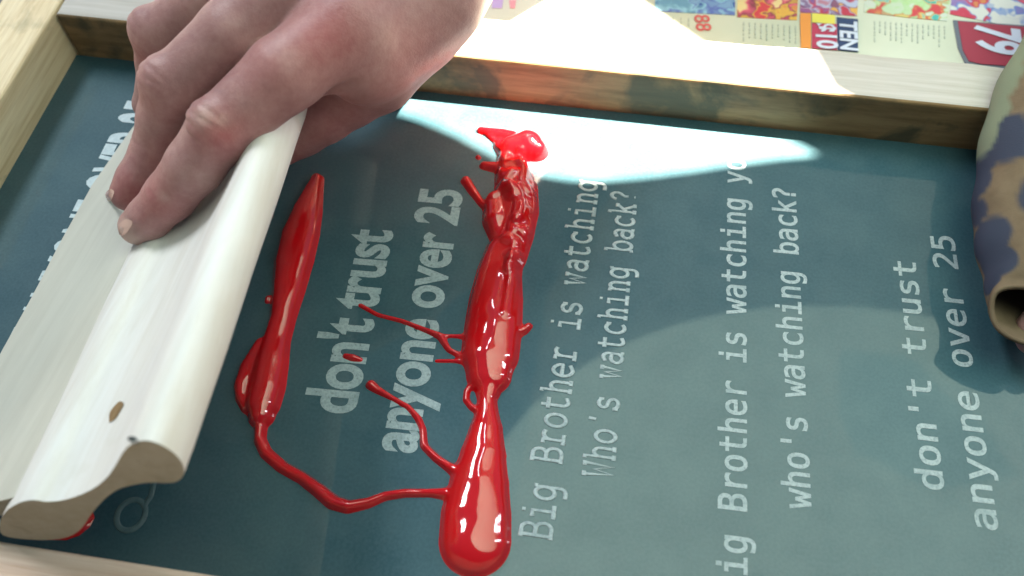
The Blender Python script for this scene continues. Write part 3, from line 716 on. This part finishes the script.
# ------------------------------------------------------------------ advertising leaflet behind the back rail
fly = empty('leaflet', tuple(P(800, 20, ZT))); tag(fly, 'printed sale leaflet with coloured pictures and prices, lying on the table behind the back rail', 'leaflet')
ZP = ZT + .0012
def pmat(name, cols, scale, rough=.45, dist=1.5):
    t = NT(name); v = t.coord(); vo = t.n('ShaderNodeTexVoronoi', feature='SMOOTH_F1'); vo.inputs['Scale'].default_value = scale; vo.inputs['Smoothness'].default_value = .6
    nz = t.noise(v, scale * .8, 3, .6, dist); mx = t.n('ShaderNodeMix', data_type='VECTOR'); mx.inputs[0].default_value = .03
    cmb = t.n('ShaderNodeTexNoise'); cmb.inputs['Scale'].default_value = scale * .7; t.l(v, cmb.inputs['Vector'])
    t.l(v, mx.inputs[4]); t.l(cmb.outputs['Color'], mx.inputs[5]); t.l(mx.outputs[1], vo.inputs['Vector'])
    sep = t.n('ShaderNodeSeparateColor'); t.l(vo.outputs['Color'], sep.inputs[0])
    st = []; k = len(cols)
    r = t.n('ShaderNodeValToRGB'); r.color_ramp.interpolation = 'LINEAR'; e = r.color_ramp.elements
    while len(e) < k: e.new(.5)
    for i, q in enumerate(e): q.position = i / k; q.color = (*cols[i], 1)
    t.l(sep.outputs[0], r.inputs[0]); return t.done(r.outputs[0], rough, .4)
def flat(name, rgb, rough=.5): return NT(name).done(rgb, rough, .4)
t = NT('leaflet paper'); v = t.coord(); n = t.noise(v, 25, 3)
M['paper'] = t.done(t.ramp(n, [(.3, (.52, .56, .46)), (.7, (.60, .63, .54))]), .5, .4)
def slabq(name, q, mat, parent, z, th=.0002):
    pts = [P(a, b, z) for a, b in q]; n = len(pts)
    vs = [(p[0], p[1], z) for p in pts] + [(p[0], p[1], z - th) for p in pts]
    fs = [tuple(range(n))] + [tuple(range(2 * n - 1, n - 1, -1))] + [(i, (i + 1) % n, n + (i + 1) % n, n + i) for i in range(n)]
    o = obj(name, vs, fs, mat, parent, smooth=False); fix_normals(o); return o
slabq('sheet', [(440, -160), (440, 55), (860, 110), (1200, 150), (1300, -60)], M['paper'], fly, ZP, .0008)
RB, BL, YL = (.52, .03, .05), (.05, .10, .42), (.75, .55, .10)
slabq('photo', [(655, -45), (655, 11), (735, 15), (735, -45)], pmat('blue photo', [(.26, .46, .62), (.10, .14, .46), (.30, .55, .70), (.16, .34, .5), (.04, .08, .35)], 135), fly, ZP + .0003)
slabq('photo', [(739, -45), (737, 17), (797, 20), (800, -45)], pmat('red photo', [(.6, .05, .08), (.7, .45, .08), (.25, .05, .08), (.7, .12, .2), (.75, .6, .3)], 135), fly, ZP + .0003)
slabq('photo', [(801, -45), (800, 12), (857, 16), (861, -45)], pmat('violet photo', [(.12, .15, .45), (.5, .05, .08), (.45, .5, .7), (.20, .07, .2), (.7, .4, .1)], 135), fly, ZP + .0003)
slabq('photo', [(866, -45), (864, 12), (904, 17), (947, 21), (956, -45)], pmat('green photo', [(.08, .35, .22), (.1, .45, .5), (.65, .5, .15), (.55, .06, .08), (.4, .6, .3), (.55, .6, .55)], 135), fly, ZP + .0003)
slabq('photo', [(958, -60), (950, 14), (1010, 26), (1090, 30), (1090, -60)], pmat('mixed photo', [(.7, .5, .12), (.50, .04, .08), (.55, .1, .15), (.10, .22, .55), (.6, .62, .6)], 135), fly, ZP + .0003)
slabq('colour_panel', [(800, 13), (801, 48), (811, 48), (811, 13)], flat('orange print', (.75, .30, .07)), fly, ZP + .0006)
slabq('colour_panel', [(812, 13), (812, 22), (835, 24), (835, 15)], flat('yellow print', (.72, .66, .12)), fly, ZP + .0006)
red = slabq('price_panel', [(812, 23), (812, 48), (837, 50), (837, 24)], flat('red print', (.45, .05, .11)), fly, ZP + .0006)
navy = slabq('price_panel', [(837, 17), (838, 50), (858, 52), (858, 19)], flat('navy print', (.035, .06, .15)), fly, ZP + .0006)
gre = slabq('price_panel', [(953, 20), (958, 48), (965, 63), (980, 67), (1060, 72), (1060, 28)], flat('grey print', (.13, .15, .19)), fly, ZP + .0006)
mar = slabq('price_panel', [(958, 21), (963, 50), (969, 61), (982, 64), (1060, 69), (1060, 30)], flat('maroon print', (.33, .045, .075)), fly, ZP + .0009)
M['white'] = flat('white print', (.56, .62, .76)); M['redp'] = flat('red figures', (.60, .12, .12)); M['greyp'] = flat('grey print lines', (.40, .44, .40))
def ptext(s, q0, q1, height, mat, z, off=.03, parent=None):
    """reads from q0 to q1 (towards the camera), letters upright to the right"""
    V, Fc = text_mesh(s, None, off); a, b = P(*q0, z), P(*q1, z)
    return obj('lettering', lay(V, V[:, 0].min(), V[:, 0].max(), height / .73, z, a, b), Fc, mat, parent or fly, smooth=False)
ptext('$10', (815, 23), (818, 48), .0088, M['white'], ZP + .0010, .03)
ptext('TEN', (840, 20), (841, 49), .0074, M['white'], ZP + .0010, .03)
ptext('79', (976, 24), (979, 51), .0185, M['white'], ZP + .0013, .03)
ptext('88', (694, 15), (697, 31), .0068, M['redp'], ZP + .0004, .01)
for (x0_, x1_, ya, yb, n_) in ((743, 795, 22, 42, 10), (874, 944, 21, 42, 14), (657, 688, 16, 27, 5)):
    for i in range(n_):
        x = x0_ + (x1_ - x0_) * i / (n_ - 1); y_ = ya + (x - x0_) * .07; L = random.uniform(.5, 1) * (yb - ya)
        s_ = ''.join(random.choice('|') for _ in range(1))
        # small print: a column of tiny strokes
        yy = y_
        while yy < y_ + L:
            dl = random.uniform(1.2, 4.5); slabq('small_print', [(x, yy), (x, yy + dl), (x + 1.3, yy + dl), (x + 1.3, yy)], M['greyp'], fly, ZP + .0003); yy += dl + random.uniform(1.0, 2.2)
for q, cl in (([(492, -6), (492, 8), (502, 8), (504, -6)], (.45, .35, .62)), ([(509, 0), (510, 8), (515, 8), (516, 0)], (.65, .3, .35)), ([(548, 4), (547, 11), (560, 12), (560, 5)], (.4, .45, .45)), ([(572, 5), (574, 14), (585, 15), (584, 6)], (.7, .35, .22)), ([(596, 6), (596, 14), (614, 16), (614, 8)], (.35, .52, .68))):
    slabq('colour_panel', q, flat('washed print', cl), fly, ZP + .0003)

# collect stats
print('verts', sum(len(o.data.vertices) for o in SC.objects if o.type == 'MESH'))
